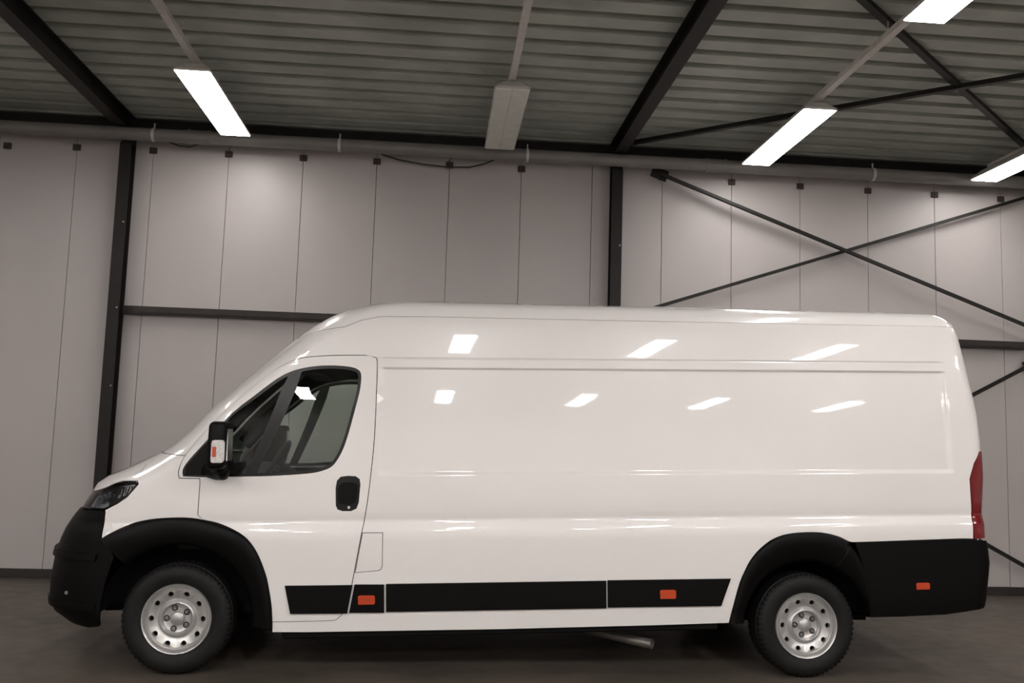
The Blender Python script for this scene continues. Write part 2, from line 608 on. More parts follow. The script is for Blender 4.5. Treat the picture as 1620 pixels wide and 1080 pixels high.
# =================================================================== VAN
RK = 0.031
YAW = 0.0992
VAN = Matrix.Translation((-2.1114, 6.7102, 0)) @ Matrix.Rotation(YAW, 4, 'Z')   # origin on the floor under the front axle
RM = Matrix.Rotation(-RK, 4, 'Y')                                                 # body sits tail-high
van = empty('delivery_van', VAN)
tag(van, 'long white high-roof panel van with black side strips, facing left on the concrete floor', 'van')


def lerp_tab(tab, z):
    if z <= tab[0][0]:
        return tab[0][1]
    for (a, fa), (b, fb) in zip(tab, tab[1:]):
        if z <= b:
            return fa + (fb - fa) * (z - a) / (b - a)
    return tab[-1][1]


YS = [(0.20, .975), (0.30, .990), (0.36, 1.0), (0.53, 1.010), (0.70, 1.019), (0.80, 1.021), (0.855, 1.020), (0.872, 1.0155), (0.916, .999), (0.928, .9975), (0.955, 1.001),
      (0.975, 1.0025), (1.1, 1.001), (1.2, .998), (1.3, .993), (1.4, .987), (1.5, .980), (1.6, .972), (1.7, .963), (1.8, .953), (1.9, .9425), (2.0, .9315),
      (2.1, .919), (2.18, .907), (2.222, .899), (2.26, .889), (2.30, .872), (2.33, .850), (2.352, .815), (2.362, .78)]
REC = [(1.205, 0), (1.229, -.010), (1.890, -.010), (1.901, 0), (1.954, 0), (1.9605, -.006), (1.967, 0)]


def sst(a, b, v):
    t = max(0.0, min(1.0, (v - a) / (b - a)))
    return t * t * (3 - 2 * t)


XSIL = [(0.20, -.60), (0.285, -.66), (0.33, -.74), (0.39, -.795), (0.535, -.797), (0.718, -.772), (0.80, -.745), (0.859, -.722), (0.93, -.685), (0.984, -.640), (1.05, -.60),
        (1.12, -.555), (1.172, -.526), (1.204, -.46), (1.236, -.375), (1.30, -.25), (1.365, -.130), (1.398, -.075), (1.50, .035), (1.628, .148), (1.795, .322), (1.931, .47),
        (2.05, .60), (2.209, .80), (2.28, .915), (2.32, 1.01), (2.345, 1.09), (2.362, 1.19)]
XR = [(0.20, 5.25), (0.30, 5.32), (0.62, 5.36), (0.76, 5.335), (0.964, 5.335), (1.177, 5.36), (1.41, 5.365), (1.617, 5.360), (1.888, 5.322), (2.002, 5.308), (2.151, 5.285),
      (2.265, 5.258), (2.33, 5.225), (2.362, 5.18)]
LN = [(0.3, .62), (0.9, .62), (1.15, .56), (1.30, .46), (1.45, .34), (1.7, .30), (2.1, .32), (2.362, .42)]
DN = [(0.3, .16), (1.0, .15), (1.3, .14), (1.45, .11), (2.1, .09), (2.362, .09)]
WN, NE, RC = 1.3, 2.5, 0.10


def sm(tab, z, h=0.012):
    return (lerp_tab(tab, z - h) + lerp_tab(tab, z) + lerp_tab(tab, z + h)) / 3


def ysf(z):
    return sm(YS, z, 0.003)


def nose(z):
    xn = sm(XSIL, z, .02) - lerp_tab(DN, z)
    L = lerp_tab(LN, z)
    return xn, L


def surf(U, z):
    ys = ysf(z)
    if U > 1.2 and 1.2 < z < 2.0:
        ys += lerp_tab(REC, z) * sst(1.225, 1.262, U) * (1 - sst(5.07, 5.12, U))
    if z > 2.2 and U > 1:
        p = surf0(U, z, ys)
        p.z -= .041 * min(1, (U - 1) / 4.1) * sst(2.2, 2.34, z)
        return p
    return surf0(U, z, ys)


def surf0(U, z, ys):
    xn, L = nose(z)
    xc = xn + L
    xe = sm(XR, z, .02) - RC
    if U < xc:
        f = max(0.0, min(1.0, (U - xc) / WN + 1)) * pi / 2
        return Vector((xc - L * max(cos(f), 0) ** (2 / NE), ys * sin(f) ** (2 / NE), z))
    if U <= xe:
        return Vector((U, ys, z))
    d = U - xe
    if d < RC * pi / 2:
        a = d / RC
        return Vector((xe + RC * sin(a), ys - RC * (1 - cos(a)), z))
    return Vector((xe + RC, max(0.0, ys - RC - (d - RC * pi / 2)), z))


def U_of(x, z):
    xn, L = nose(z)
    xc = xn + L
    if x >= xc:
        return x
    c = max(0.0, min(1.0, (xc - x) / L)) ** (NE / 2)
    return xc + (math.acos(c) / (pi / 2) - 1) * WN


def U_center(z):
    xn, L = nose(z)
    return xn + L - WN


def U_frac(fr, z):          # fr 0 at the nose centre line, 1 at the end of the corner
    xn, L = nose(z)
    return xn + L - WN * (1 - fr)


def U_rear(z, fr=1.0):      # fr 0 where the rear corner starts, 1 at its end, 2 at centre line
    xe = sm(XR, z, .02) - RC
    if fr <= 1:
        return xe + RC * pi / 2 * fr
    return xe + RC * pi / 2 + (fr - 1) * (ysf(z) - RC)


def surf_off(U, z, off):
    if abs(off) < 1e-6:
        return surf(U, z)
    e = 0.006
    p = surf(U, z)
    du = surf(U + e, z) - surf(U - e, z)
    dz = surf(U, min(z + e, 2.36)) - surf(U, z - e)
    n = dz.cross(du)
    if n.length < 1e-9:
        return p
    n.normalize()
    if n.y < -0.2 or (abs(n.y) <= 0.2 and (n.x * (1 if U > 2 else -1)) < 0):
        n = -n
    q = p + n * off
    if p.y < 1e-4:
        q.y = 0
    return q


def nrm(U, z, side):
    e = 0.004
    du = surf(U + e, z) - surf(U - e, z)
    dz = surf(U, z + e) - surf(U, z - e)
    n = dz.cross(du)
    if n.length < 1e-9:
        return Vector((0, 0, 0))
    n.normalize()
    if n.y < -0.2 or (abs(n.y) <= 0.2 and (n.x * (1 if U > 2 else -1)) < 0):
        n = -n
    return Vector((n.x, n.y * side, n.z))


def dens(poly, step=0.03, closed=True):
    out = []
    n = len(poly)
    for i in range(n if closed else n - 1):
        a, b = poly[i], poly[(i + 1) % n]
        L = math.hypot(b[0] - a[0], b[1] - a[1])
        k = max(1, int(math.ceil(L / step)))
        for j in range(k):
            t = j / k
            out.append((a[0] + (b[0] - a[0]) * t, a[1] + (b[1] - a[1]) * t))
    return out


def inset(poly, d):
    """move the outline inward by d (negative = outward)"""
    n = len(poly)
    A = sum(poly[i][0] * poly[(i + 1) % n][1] - poly[(i + 1) % n][0] * poly[i][1] for i in range(n))
    s = 1 if A > 0 else -1
    out = []
    for i in range(n):
        a, b, c = poly[i - 1], poly[i], poly[(i + 1) % n]
        e1 = Vector((b[0] - a[0], b[1] - a[1]))
        e2 = Vector((c[0] - b[0], c[1] - b[1]))
        if e1.length < 1e-9 or e2.length < 1e-9:
            out.append(b)
            continue
        e1.normalize()
        e2.normalize()
        n1 = Vector((-e1.y, e1.x)) * s
        n2 = Vector((-e2.y, e2.x)) * s
        m = n1 + n2
        if m.length < 0.3:
            m = n1
        m.normalize()
        k = d / max(0.5, m.dot(n1))
        out.append((b[0] + m.x * k, b[1] + m.y * k))
    return out


def inside(p, poly):
    x, y_ = p
    r = False
    n = len(poly)
    j = n - 1
    for i in range(n):
        xi, yi = poly[i]
        xj, yj = poly[j]
        if (yi > y_) != (yj > y_) and x < (xj - xi) * (y_ - yi) / (yj - yi) + xi:
            r = not r
        j = i
    return r


ZROWS = sorted({round(z, 4) for z in [t[0] for t in YS] + [0.25, 0.43, 0.6, 0.7, 0.88, 0.864, 0.88, 0.895, 0.908, 0.922, 0.94, 0.965, 1.205, 1.211, 1.217, 1.223, 1.229, 1.235, 1.884, 1.890, 1.8955, 1.901, 1.907, 1.950, 1.954, 1.957, 1.9605, 1.964, 1.967, 1.971,  1.05, 1.1, 1.15, 1.2, 1.24, 1.30, 1.36, 1.43, 1.6, 1.8, 1.86, 1.897,
                                                        1.92, 1.9475, 2.0, 2.05, 2.15, 2.19, 2.28, 2.315, 2.342]})


def panel_bm(bm, poly, holes=(), off=0.0, thick=0.014, side=-1, zr=None, ustep=0.07, join=False):
    """surface patch of the van skin cut to an outline given in (U, z); side -1 is the side facing the viewer"""
    P = [poly] + list(holes)
    pts, edges = [], []
    for q in P:
        s = len(pts)
        pts += [Vector(a) for a in q]
        edges += [(s + i, s + (i + 1) % len(q)) for i in range(len(q))]
    nb = len(pts)
    z0 = min(a[1] for a in poly)
    z1 = max(a[1] for a in poly)
    u0_ = min(a[0] for a in poly)
    u1_ = max(a[0] for a in poly)
    small = max(u1_ - u0_, z1 - z0) < 0.25
    zs = [z for z in (zr or ZROWS) if z0 < z < z1]
    us = []
    u = u0_
    while u < u1_:
        us.append(u)
        u += ustep if (0.5 < u < 1.15 or 1.30 < u < 5.02) else min(ustep, 0.03)
    if not small:
        for z in zs:
            for u in us:
                if inside((u, z), poly) and not any(inside((u, z), h) for h in holes):
                    if all(abs(u - a[0]) + abs(z - a[1]) > 0.008 for q in P for a in q):
                        pts.append(Vector((u, z)))
    vc, ec, fc, ov, oe, of = delaunay_2d_cdt(pts, edges, [], 0, 1e-5)
    keep = []
    for f in fc:
        c = (sum(vc[i].x for i in f) / len(f), sum(vc[i].y for i in f) / len(f))
        if inside(c, poly) and not any(inside(c, h) for h in holes):
            keep.append(f)
    used = {i for f in keep for i in f}
    vm = {}
    lay = bm.verts.layers.float_vector.get('nn') or bm.verts.layers.float_vector.new('nn')
    for i in used:
        p = surf_off(vc[i].x, vc[i].y, off)
        vm[i] = bm.verts.new((p.x, p.y * side, p.z))
        vm[i][lay] = nrm(vc[i].x, vc[i].y, side)
    fs = []
    for f in keep:
        try:
            fs.append(bm.faces.new([vm[i] for i in f]))
        except ValueError:
            pass
    acc = 0.0
    for f in fs:
        f.smooth = True
        f.normal_update()
        acc += f.calc_area() * f.normal.dot(sum((v[lay] for v in f.verts), Vector((0, 0, 0))))
    if acc < 0:
        for f in fs:
            f.normal_flip()
    # rim
    if thick:
        be = [e for f in fs for e in f.edges if len(e.link_faces) == 1]
        inner = {}
        idx = {vm[i]: i for i in used}
        for e in be:
            ok = True
            for v in e.verts:
                if join and abs(v.co.y) < 1e-3:
                    ok = False
            if not ok and all(abs(v.co.y) < 1e-3 for v in e.verts):
                continue
            vs = []
            for v in e.verts:
                if v not in inner:
                    i = idx[v]
                    p = surf_off(vc[i].x, vc[i].y, off - thick)
                    inner[v] = bm.verts.new((p.x, p.y * side, p.z))
                vs.append(v)
            # separate copies so the rim shades sharply
            a, b = vs
            a2 = bm.verts.new(a.co)
            b2 = bm.verts.new(b.co)
            f = bm.faces.new((a2, b2, inner[b], inner[a]))
            f.smooth = False
    return bm


def link_skin(name, bm, m, parent=van, rake=True):
    me = bpy.data.meshes.new(name)
    for k in (m if isinstance(m, (list, tuple)) else [m]):
        me.materials.append(k)
    lay = bm.verts.layers.float_vector.get('nn')
    if not lay:
        bmesh.ops.recalc_face_normals(bm, faces=bm.faces[:])
    nn = [tuple(v[lay]) for v in bm.verts] if lay else None
    bm.to_mesh(me)
    bm.free()
    if nn:
        out = []
        for p in me.polygons:
            for li in p.loop_indices:
                vi = me.loops[li].vertex_index
                n = nn[vi]
                if p.use_smooth and n[0] ** 2 + n[1] ** 2 + n[2] ** 2 > .5:
                    out.append(n)
                elif p.use_smooth:
                    out.append(tuple(me.vertices[vi].normal))
                else:
                    out.append(tuple(p.normal))
        me.normals_split_custom_set(out)
        if me.attributes.get('nn'):
            me.attributes.remove(me.attributes['nn'])
    o = bpy.data.objects.new(name, me)
    COL.objects.link(o)
    o.parent = parent
    if rake and parent == van:
        o.matrix_local = RM
    return o


def xz(poly):
    return [(U_of(x, z), z) for x, z in poly]


def skin(name, poly, m, holes=(), off=0.0, thick=0.014, sides=(-1, 1), joined=False, parent=van, gap=0.0025, **kw):
    """both sides: separate objects, or one object when joined across the centre line"""
    pl = inset(poly, gap) if gap else poly
    if joined:
        # follow the centre line exactly, so that both halves meet
        pc = [abs(u - U_center(z)) < 1e-4 for u, z in poly]
        pl = [(U_center(b[1]) - .0004, b[1]) if pc[i] else b for i, b in enumerate(pl)]
        bm = bmesh.new()
        for s in (-1, 1):
            panel_bm(bm, pl, holes, off, thick, s, join=True, **kw)
        bmesh.ops.remove_doubles(bm, verts=[v for v in bm.verts if abs(v.co.y) < 0.004], dist=0.0015)
        return [link_skin(name, bm, m, parent)]
    out = []
    for s in sides:
        bm = bmesh.new()
        panel_bm(bm, pl, holes, off, thick, s, **kw)
        out.append(link_skin(name, bm, m, parent))
    return out


def mid(z0, z1, n=10):
    return [(U_center(z0 + (z1 - z0) * k / n), z0 + (z1 - z0) * k / n) for k in range(1, n)]


def densm(poly, step=.05):
    # densify, leaving edges on the centre line alone
    out = []
    n = len(poly)
    for i in range(n):
        a, b = poly[i], poly[(i + 1) % n]
        k = max(1, int(math.ceil(math.hypot(b[0] - a[0], b[1] - a[1]) / step)))
        if abs(a[0] - U_center(a[1])) < 1e-4 and abs(b[0] - U_center(b[1])) < 1e-4:
            k = 1
        for j in range(k):
            out.append((a[0] + (b[0] - a[0]) * j / k, a[1] + (b[1] - a[1]) * j / k))
    return out


def cl(pts, gz=False):      # densify raw (x,z) outline, map to (U,z)
    return xz(dens(pts, 0.03))


def smooth_line(pts, n=6):
    """Catmull-Rom through the points"""
    out = []
    P = [pts[0]] + list(pts) + [pts[-1]]
    for i in range(1, len(P) - 2):
        a, b, c, d = P[i - 1:i + 3]
        for k in range(n):
            t = k / n
            out.append(tuple(0.5 * (2 * b[j] + (c[j] - a[j]) * t + (2 * a[j] - 5 * b[j] + 4 * c[j] - d[j]) * t * t + (3 * b[j] - a[j] - 3 * c[j] + d[j]) * t ** 3) for j in (0, 1)))
    out.append(tuple(pts[-1]))
    return out


# ---- outlines (body frame: x back from the front axle, z up)
seam_a = [(.128, 1.194), (.06, 1.195)] + smooth_line([(.004, 1.197), (-.003, 1.24), (.028, 1.33), (.122, 1.462), (.238, 1.592), (.405, 1.754), (.515, 1.848), (.63, 1.922), (.72, 1.957), (.86, 1.973), (1.02, 1.979), (1.16, 1.980)], 4)
rear_seam = smooth_line([(1.20, 1.965), (1.212, 1.93), (1.210, 1.705), (1.208, 1.608), (1.199, 1.383), (1.172, 1.096), (1.150, .938), (1.134, .851), (1.089, .594), (1.064, .47), (1.035, .375), (.985, .318), (.93, .31)], 4)
arch_f = smooth_line([(-.444, .83), (-.394, .862), (-.296, .909), (-.222, .932), (-.114, .949), (.045, .953), (.159, .938), (.278, .907), (.409, .840), (.489, .742), (.545, .610), (.568, .515), (.586, .408), (.592, .31)], 4)
arch_r = smooth_line([(3.515, .24), (3.535, .33), (3.583, .495), (3.623, .583), (3.655, .640), (3.704, .700), (3.757, .745), (3.810, .778), (3.888, .806), (4.001, .820), (4.144, .818), (4.260, .792), (4.335, .758), (4.374, .752)], 4)
ia = min(range(len(arch_f)), key=lambda i: abs(arch_f[i][0] - .159) + (0 if arch_f[i][1] > .9 else 9))
fender_door_x = arch_f[ia]

door = dens(seam_a + rear_seam + [(.592, .31)] + arch_f[ia + 1:-1][::-1] + [fender_door_x, (.124, .97), (.126, 1.035), (.128, 1.10), (.130, 1.16)], .03)
window = smooth_line([(.025, 1.207), (.022, 1.250), (.052, 1.302), (.119, 1.384), (.31, 1.604), (.44, 1.714), (.525, 1.784), (.598, 1.837), (.680, 1.877), (.784, 1.902), (.903, 1.912), (1.02, 1.906),
                      (1.082, 1.890), (1.110, 1.855), (1.107, 1.771), (1.095, 1.706), (1.072, 1.609), (1.040, 1.48), (1.010, 1.383), (.975, 1.311), (.935, 1.262), (.87, 1.235), (.779, 1.220), (.563, 1.207),
                      (.306, 1.203), (.12, 1.202)], 3)
window = dens(window, .04)
dU, wU = xz(door), xz(window)
hd = [(.968, 1.02), (.965, 1.13), (.972, 1.175), (.995, 1.200), (1.04, 1.206), (1.09, 1.203), (1.115, 1.185), (1.120, 1.15), (1.112, 1.04), (1.098, 1.0), (1.065, .985), (1.01, .985), (.98, .995)]
hole_h = xz(dens(hd, .03))

dr = skin('door', dU, M['paint'], holes=[wU, hole_h])
for i, s in enumerate((-1, 1)):
    d = dr[i]
    # handle recess and lever
    bm = bmesh.new()
    panel_bm(bm, inset(hole_h, -.004), (), -.012, 0, s)
    link_skin('handle_recess', bm, M['gloss_black'], d)
    bm = bmesh.new()
    hh = [(x * .80 + 1.043 * .20, z * .62 + 1.10 * .38) for x, z in hd]
    panel_bm(bm, xz(dens(hh, .03)), (), .012, .020, s, zr=[1.0 + .02 * k for k in range(12)], ustep=.03)
    link_skin('handle', bm, M['black_plastic'], d)
    bm = bmesh.new()
    lathe(bm, [(.0005, -.004), (.009, -.004), (.011, 0), (.011, .006)], 14)
    for v in bm.verts:
        v.co = Vector((1.05 + v.co.x, s * (ysf(1.0) - .006 - v.co.y * 1), 1.008 + v.co.z))
    link_skin('lock', bm, M['chrome'], d)
    # rubber window frame
    bm = bmesh.new()
    panel_bm(bm, inset(wU, -.002), [inset(wU, .020)], -.004, .012, s)
    link_skin('window_seal', bm, M['gloss_black'], d)
    # glass, fore quarter pane and main pane, divider
    div = [(.395, 1.205), (.462, 1.205), (.560, 1.42), (.640, 1.608), (.702, 1.769), (.735, 1.892), (.662, 1.874), (.612, 1.769), (.557, 1.608), (.485, 1.42)]
    divU = xz(dens(div, .04))
    bm = bmesh.new()
    panel_bm(bm, divU, (), -.005, .010, s)
    link_skin('window_divider', bm, M['gloss_black'], d)
    bm = bmesh.new()
    panel_bm(bm, inset(wU, .012), (), -.010, 0, s, zr=[1.22 + .03 * k for k in range(24)], ustep=.03)
    link_skin('window_glass', bm, M['glass'], d)
    # mirror base triangle
    tri = [(.035, 1.215), (.045, 1.275), (.125, 1.375), (.255, 1.53), (.36, 1.215)]
    bm = bmesh.new()
    panel_bm(bm, xz(dens(tri, .04)), (), -.001, .012, s)
    link_skin('mirror_mount', bm, M['black_plastic'], d)

# fuel flap on the near side pillar
flap = [(1.1375, .853), (1.267, .853), (1.267, .645), (1.258, .622), (1.24, .614), (1.0945, .603)]
flU = xz(dens(flap, .03))
bm = bmesh.new()
panel_bm(bm, inset(flU, .004), (), 0.0, .012, -1)
link_skin('fuel_flap', bm, M['paint'])

# ---- tail lamp outline
tl = [(5.212, .765), (5.222, .95), (5.222, 1.165), (5.235, 1.20), (5.262, 1.27)]
tlU = [(U_of(x, z), z) for x, z in dens(tl, .03, False)] + [(U_of(5.262, 1.27), 1.27), (U_rear(1.35, .35), 1.35), (U_rear(1.352, 1), 1.352)]
tlU += [(U_rear(z, 1), z) for z in (1.30, 1.25, 1.2, 1.15, 1.1, 1.05, 1.0, .95, .9, .85, .80, .765)]
tlU = dens(tlU, .04)

# ---- side panel: everything behind the door, plus the frame above the door and the screen pillar
roofline = [(5.15, 2.222), (5.0, 2.224), (3.0, 2.236), (1.6, 2.246), (1.23, 2.243), (1.10, 2.214), (1.0, 2.17)]
wf = .50       # edge of the windscreen as a fraction round the nose
pil = [(U_frac(wf, z), z) for z in (2.10, 2.0, 1.9, 1.8, 1.7, 1.6, 1.5, 1.42, 1.375)]
sp = []
sa_i = [i for i, q_ in enumerate(seam_a) if q_[1] > 1.335][0]
sp += [(U_of(x, z), z) for x, z in dens([(-.001 + .03, 1.336)] + seam_a[sa_i:], .03, False)]
sp += [(U_of(x, z), z) for x, z in dens(rear_seam, .03, False)]
sp += [(.93, .31), (.592, .31), (.592, .245), (.8, .240), (2.0, .232), (3.0, .235), (3.515, .24)]
sp += [(U_of(x, z), z) for x, z in dens(arch_r, .03, False)]
sp += [(4.374, .752), (5.12, .768), (5.212, .765)]
sp_t = [(U_of(x, z), z) for x, z in dens(tl, .03, False)] + [(U_of(5.262, 1.27), 1.27), (U_rear(1.35, .35), 1.35), (U_rear(1.352, 1), 1.352)]
sp += dens(sp_t, .03, False)
sp += [(U_rear(z, 1), z) for z in (1.45, 1.55, 1.65, 1.75, 1.85, 1.95, 2.05, 2.15)] + [(U_rear(2.222, 1), 2.222)]
sp += [(U_of(x, z), z) for x, z in roofline]
sp += [(U_frac(.78, 2.14), 2.14), (U_frac(.60, 2.11), 2.11)] + pil
sp += [(U_frac(.60, 1.350), 1.350)]


def dedupe(p):
    out = []
    for a in p:
        if not out or math.hypot(a[0] - out[-1][0], a[1] - out[-1][1]) > 1e-3:
            out.append(a)
    if math.hypot(out[0][0] - out[-1][0], out[0][1] - out[-1][1]) < 1e-3:
        out.pop()
    return out


sp = dens(dedupe(sp), .05)
sps = skin('side_panel', sp, M['paint'], holes=[flU], sides=(-1,)) + skin('side_panel', sp, M['paint'], sides=(1,))

# ---- roof: from the gutter line upward, with the dome over the screen, and the crown
zt = 2.36
rf = [(U_rear(2.222, 1), 2.222)] + [(U_of(x, z), z) for x, z in roofline] + [(U_frac(.78, 2.14), 2.14), (U_frac(.60, 2.11), 2.11), (U_frac(.3, 2.13), 2.13), (U_center(2.135), 2.135)]
rf += [(U_center(z), z) for z in (2.2, 2.25, 2.3, 2.34, zt)]
uc, ur = U_center(zt), U_rear(zt, 1)
rf += [(uc + (ur - uc) * k / 80, zt) for k in range(1, 81)]
rf += [(U_rear(z, 1), z) for z in (2.34, 2.30, 2.26)]
rf = dens(dedupe(rf), .06)
bm = bmesh.new()
for s in (-1, 1):
    panel_bm(bm, inset(rf, .0), (), 0, 0.0, s)
# crown
nu, nk = 90, 10
for s in (-1, 1):
    g = []
    for i in range(nu + 1):
        u = uc + (ur - uc) * i / nu
        p = surf(u, zt)
        row = []
        for k in range(nk + 1):
            kk = 1 - k / nk
            x = p.x
            h = .075 * min(1, max(0, (x - nose(zt)[0]) / .5)) ** .6 * min(1, max(0, (5.20 - x) / .2)) ** .5
            row.append(bm.verts.new((x, s * p.y * kk, p.z + h * (1 - kk ** 2.5))))
        g.append(row)
    for i in range(nu):
        for k in range(nk):
            try:
                f = bm.faces.new((g[i][k], g[i + 1][k], g[i + 1][k + 1], g[i][k + 1]))
                f.smooth = True
            except ValueError:
                pass
bmesh.ops.remove_doubles(bm, verts=bm.verts[:], dist=0.0015)
link_skin('roof', bm, M['paint'])

# ---- windscreen
ws = [(U_center(1.372), 1.372), (U_frac(.25, 1.370), 1.370), (U_frac(wf, 1.370), 1.370)] + pil[::-1] + [(U_frac(wf, 2.105), 2.105), (U_frac(.3, 2.125), 2.125), (U_center(2.13), 2.13)]
skin('windscreen', densm(dedupe(ws + mid(2.13, 1.372, 20)), .05), M['windshield'], joined=True, off=-.004, thick=0)
# ---- bonnet
hl_top = [(U_of(-.238, 1.178), 1.178), (U_of(-.30, 1.180), 1.180), (U_of(-.36, 1.178), 1.178), (U_of(-.41, 1.162), 1.162), (U_of(-.463, 1.138), 1.138), (U_frac(.58, 1.120), 1.120), (U_frac(.47, 1.106), 1.106), (U_frac(.36, 1.10), 1.10)]
wb_ = [(U_of(-.236, 1.24), 1.24), (U_of(-.232, 1.29), 1.29), (U_frac(.60, 1.322), 1.322), (U_frac(.60, 1.350), 1.350)]
bn = [(U_center(1.10), 1.10)] + hl_top[::-1] + wb_ + [(U_frac(.3, 1.362), 1.362), (U_center(1.365), 1.365)]
skin('bonnet', densm(dedupe(bn + mid(1.365, 1.10, 12)), .05), M['paint'], joined=True)
# ---- wings with wheel arch cut-out
hl_low = [(-.575, .998), (-.463, 1.000), (-.368, 1.041), (-.308, 1.082), (-.243, 1.160)]
fe = xz(dens([(-.444, .832), (-.444, .985), (-.450, 1.0), (-.368, 1.041), (-.308, 1.082), (-.243, 1.160), (-.238, 1.180)], .03, False)) + wb_
sa_w = [q_ for q_ in seam_a[:sa_i]][::-1]
fe += xz([(.028, 1.336)] + sa_w + [(.130, 1.16), (.128, 1.10), (.126, 1.035), (.124, .97)] + arch_f[1:ia + 1][::-1])
skin('wing', dens(dedupe(fe), .04), M['paint'])
# ---- headlamps
hlU = xz(dens([(-.463, 1.000), (-.368, 1.041), (-.308, 1.082), (-.240, 1.168)], .03, False)) + hl_top[:] + [(U_frac(.38, 1.04), 1.04), (U_frac(.42, 1.0), 1.0)]
hlU = dens(dedupe(hlU), .03)
for s in (-1, 1):
    bm = bmesh.new()
    panel_bm(bm, inset(hlU, .002), (), -.045, 0, s)
    base = link_skin('headlamp', bm, M['lamp_bowl'])
    bm = bmesh.new()
    panel_bm(bm, inset(hlU, .003), (), 0, 0, s, ustep=.03)
    link_skin('lamp_lens', bm, M['lens'], base)
    bm = bmesh.new()
    panel_bm(bm, inset(hlU, .001), [inset(hlU, .012)], -.002, .04, s)
    link_skin('lamp_bezel', bm, M['gloss_black'], base)
    for i in range(8):
        t = i / 7
        x, z = -.560 + .255 * t, 1.050 + .078 * t
        bm = bmesh.new()
        q = [(x - .014, z - .038 + .012 * t), (x + .006, z - .034 + .012 * t), (x + .026, z + .030 - .002 * t), (x + .002, z + .034 - .002 * t)]
        panel_bm(bm, xz(dens(q, .02)), (), -.022, .014, s)
        link_skin('reflector', bm, M['chrome'], base)
    bm = bmesh.new()
    q = [(-.40, 1.150), (-.27, 1.160), (-.27, 1.150), (-.40, 1.138)]
    panel_bm(bm, xz(dens(q, .03)), (), -.012, .01, s)
    link_skin('reflector', bm, M['chrome'], base)
# ---- front bumper
bp = [(U_center(.30), .30)] + [(U_of(x, z), z) for x, z in dens([(-.62, .29), (-.52, .285), (-.445, .30), (-.43, .45), (-.40, .60), (-.36, .72), (-.40, .80), (-.446, .832), (-.446, .985), (-.470, .998), (-.575, .996), (-.60, .996)], .03, False)]
bp += [(U_frac(.35, .985), .985), (U_center(.98), .98)]
skin('front_bumper', densm(dedupe(bp + mid(.98, .30, 20)), .05), M['black_plastic'], joined=True, off=.004, thick=.02)
gr = [(U_center(.985), .985), (U_frac(.30, .99), .99), (U_frac(.41, .998), .998), (U_frac(.37, 1.04), 1.04), (U_frac(.35, 1.095), 1.095), (U_center(1.095), 1.095)]
skin('grille', densm(dedupe(gr + mid(1.095, .985, 6)), .05), M['gloss_black'], joined=True, off=-.01, thick=0)
# bumper step and lip
for a, b_, off in ((.70, .74, .020), (.40, .44, .014)):
    q = [(U_center(a), a), (U_of(-.47, a), a), (U_of(-.46, b_), b_), (U_center(b_), b_)]
    bm = bmesh.new()
    for s in (-1, 1):
        panel_bm(bm, densm(q, .05), (), off, .02, s)
    link_skin('bumper_rib', bm, M['black_plastic'])
for s in (-1, 1):
    bm = bmesh.new()
    lathe(bm, [(.0005, 0), (.010, 0), (.012, .004)], 10)
    p = surf(U_of(-.655, .50), .50)
    for v in bm.verts:
        v.co = Vector((p.x + v.co.x - .006, s * (p.y + .01 - v.co.y), p.z + v.co.z))
    link_skin('bumper_sensor', bm, M['nut'])


# ---- wheel arch flares: outer edge on the body outline, inner edge round the wheel
def flare(outer, c, r_in, name='arch_flare'):
    n = len(outer)
    for s in (-1, 1):
        bm = bmesh.new()
        rows = []
        for (x, z) in outer:
            d = Vector((x - c[0], z - c[1]))
            L = d.length
            d.normalize()
            row = []
            w_ = 1
            for t, o in ((0, -.012), (0, .010 * w_), (.10, .022 * w_), (.40, .022 * w_), (.85, .008), (1, -.006), (1, -.10)):
                rad = L + (r_in - L) * t
                px, pz = c[0] + d.x * rad, c[1] + d.y * rad
                row.append(bm.verts.new((px, s * (ysf(max(pz, .3)) + o - .02 * t), pz)))
            rows.append(row)
        for i in range(n - 1):
            for k in range(6):
                f = bm.faces.new((rows[i][k], rows[i + 1][k], rows[i + 1][k + 1], rows[i][k + 1]))
                f.smooth = True
        link_skin(name, bm, M['black_plastic'])


CF, CR = (.010, .335), (4.045, .207)
fo = arch_f[:]
flare(dens(fo, .03, False)[::1] + [(.592, .27)], CF, .455)
ro_ = arch_r[:-4] + [(4.33, .752), (4.40, .66), (4.46, .52), (4.475, .38), (4.478, .25)]
flare(dens(ro_, .03, False), CR, .425)

# wheel housings
for c, r in ((CF, .47), (CR, .44)):
    for s in (-1, 1):
        bm = bmesh.new()
        n = 28
        A, B = [], []
        for k in range(n + 1):
            a = (0.035 * pi + 0.93 * pi * k / n) if c[0] > 2 else (-0.03 * pi + 1.0 * pi * k / n)
            p = (c[0] + r * cos(a), c[1] + r * sin(a))
            A.append(bm.verts.new((p[0], s * .975, p[1])))
            B.append(bm.verts.new((p[0], s * .62, p[1])))
        for k in range(n):
            bm.faces.new((A[k], A[k + 1], B[k + 1], B[k])).smooth = True
        bm.faces.new(B)
        link_skin('wheel_housing', bm, M['chassis'])

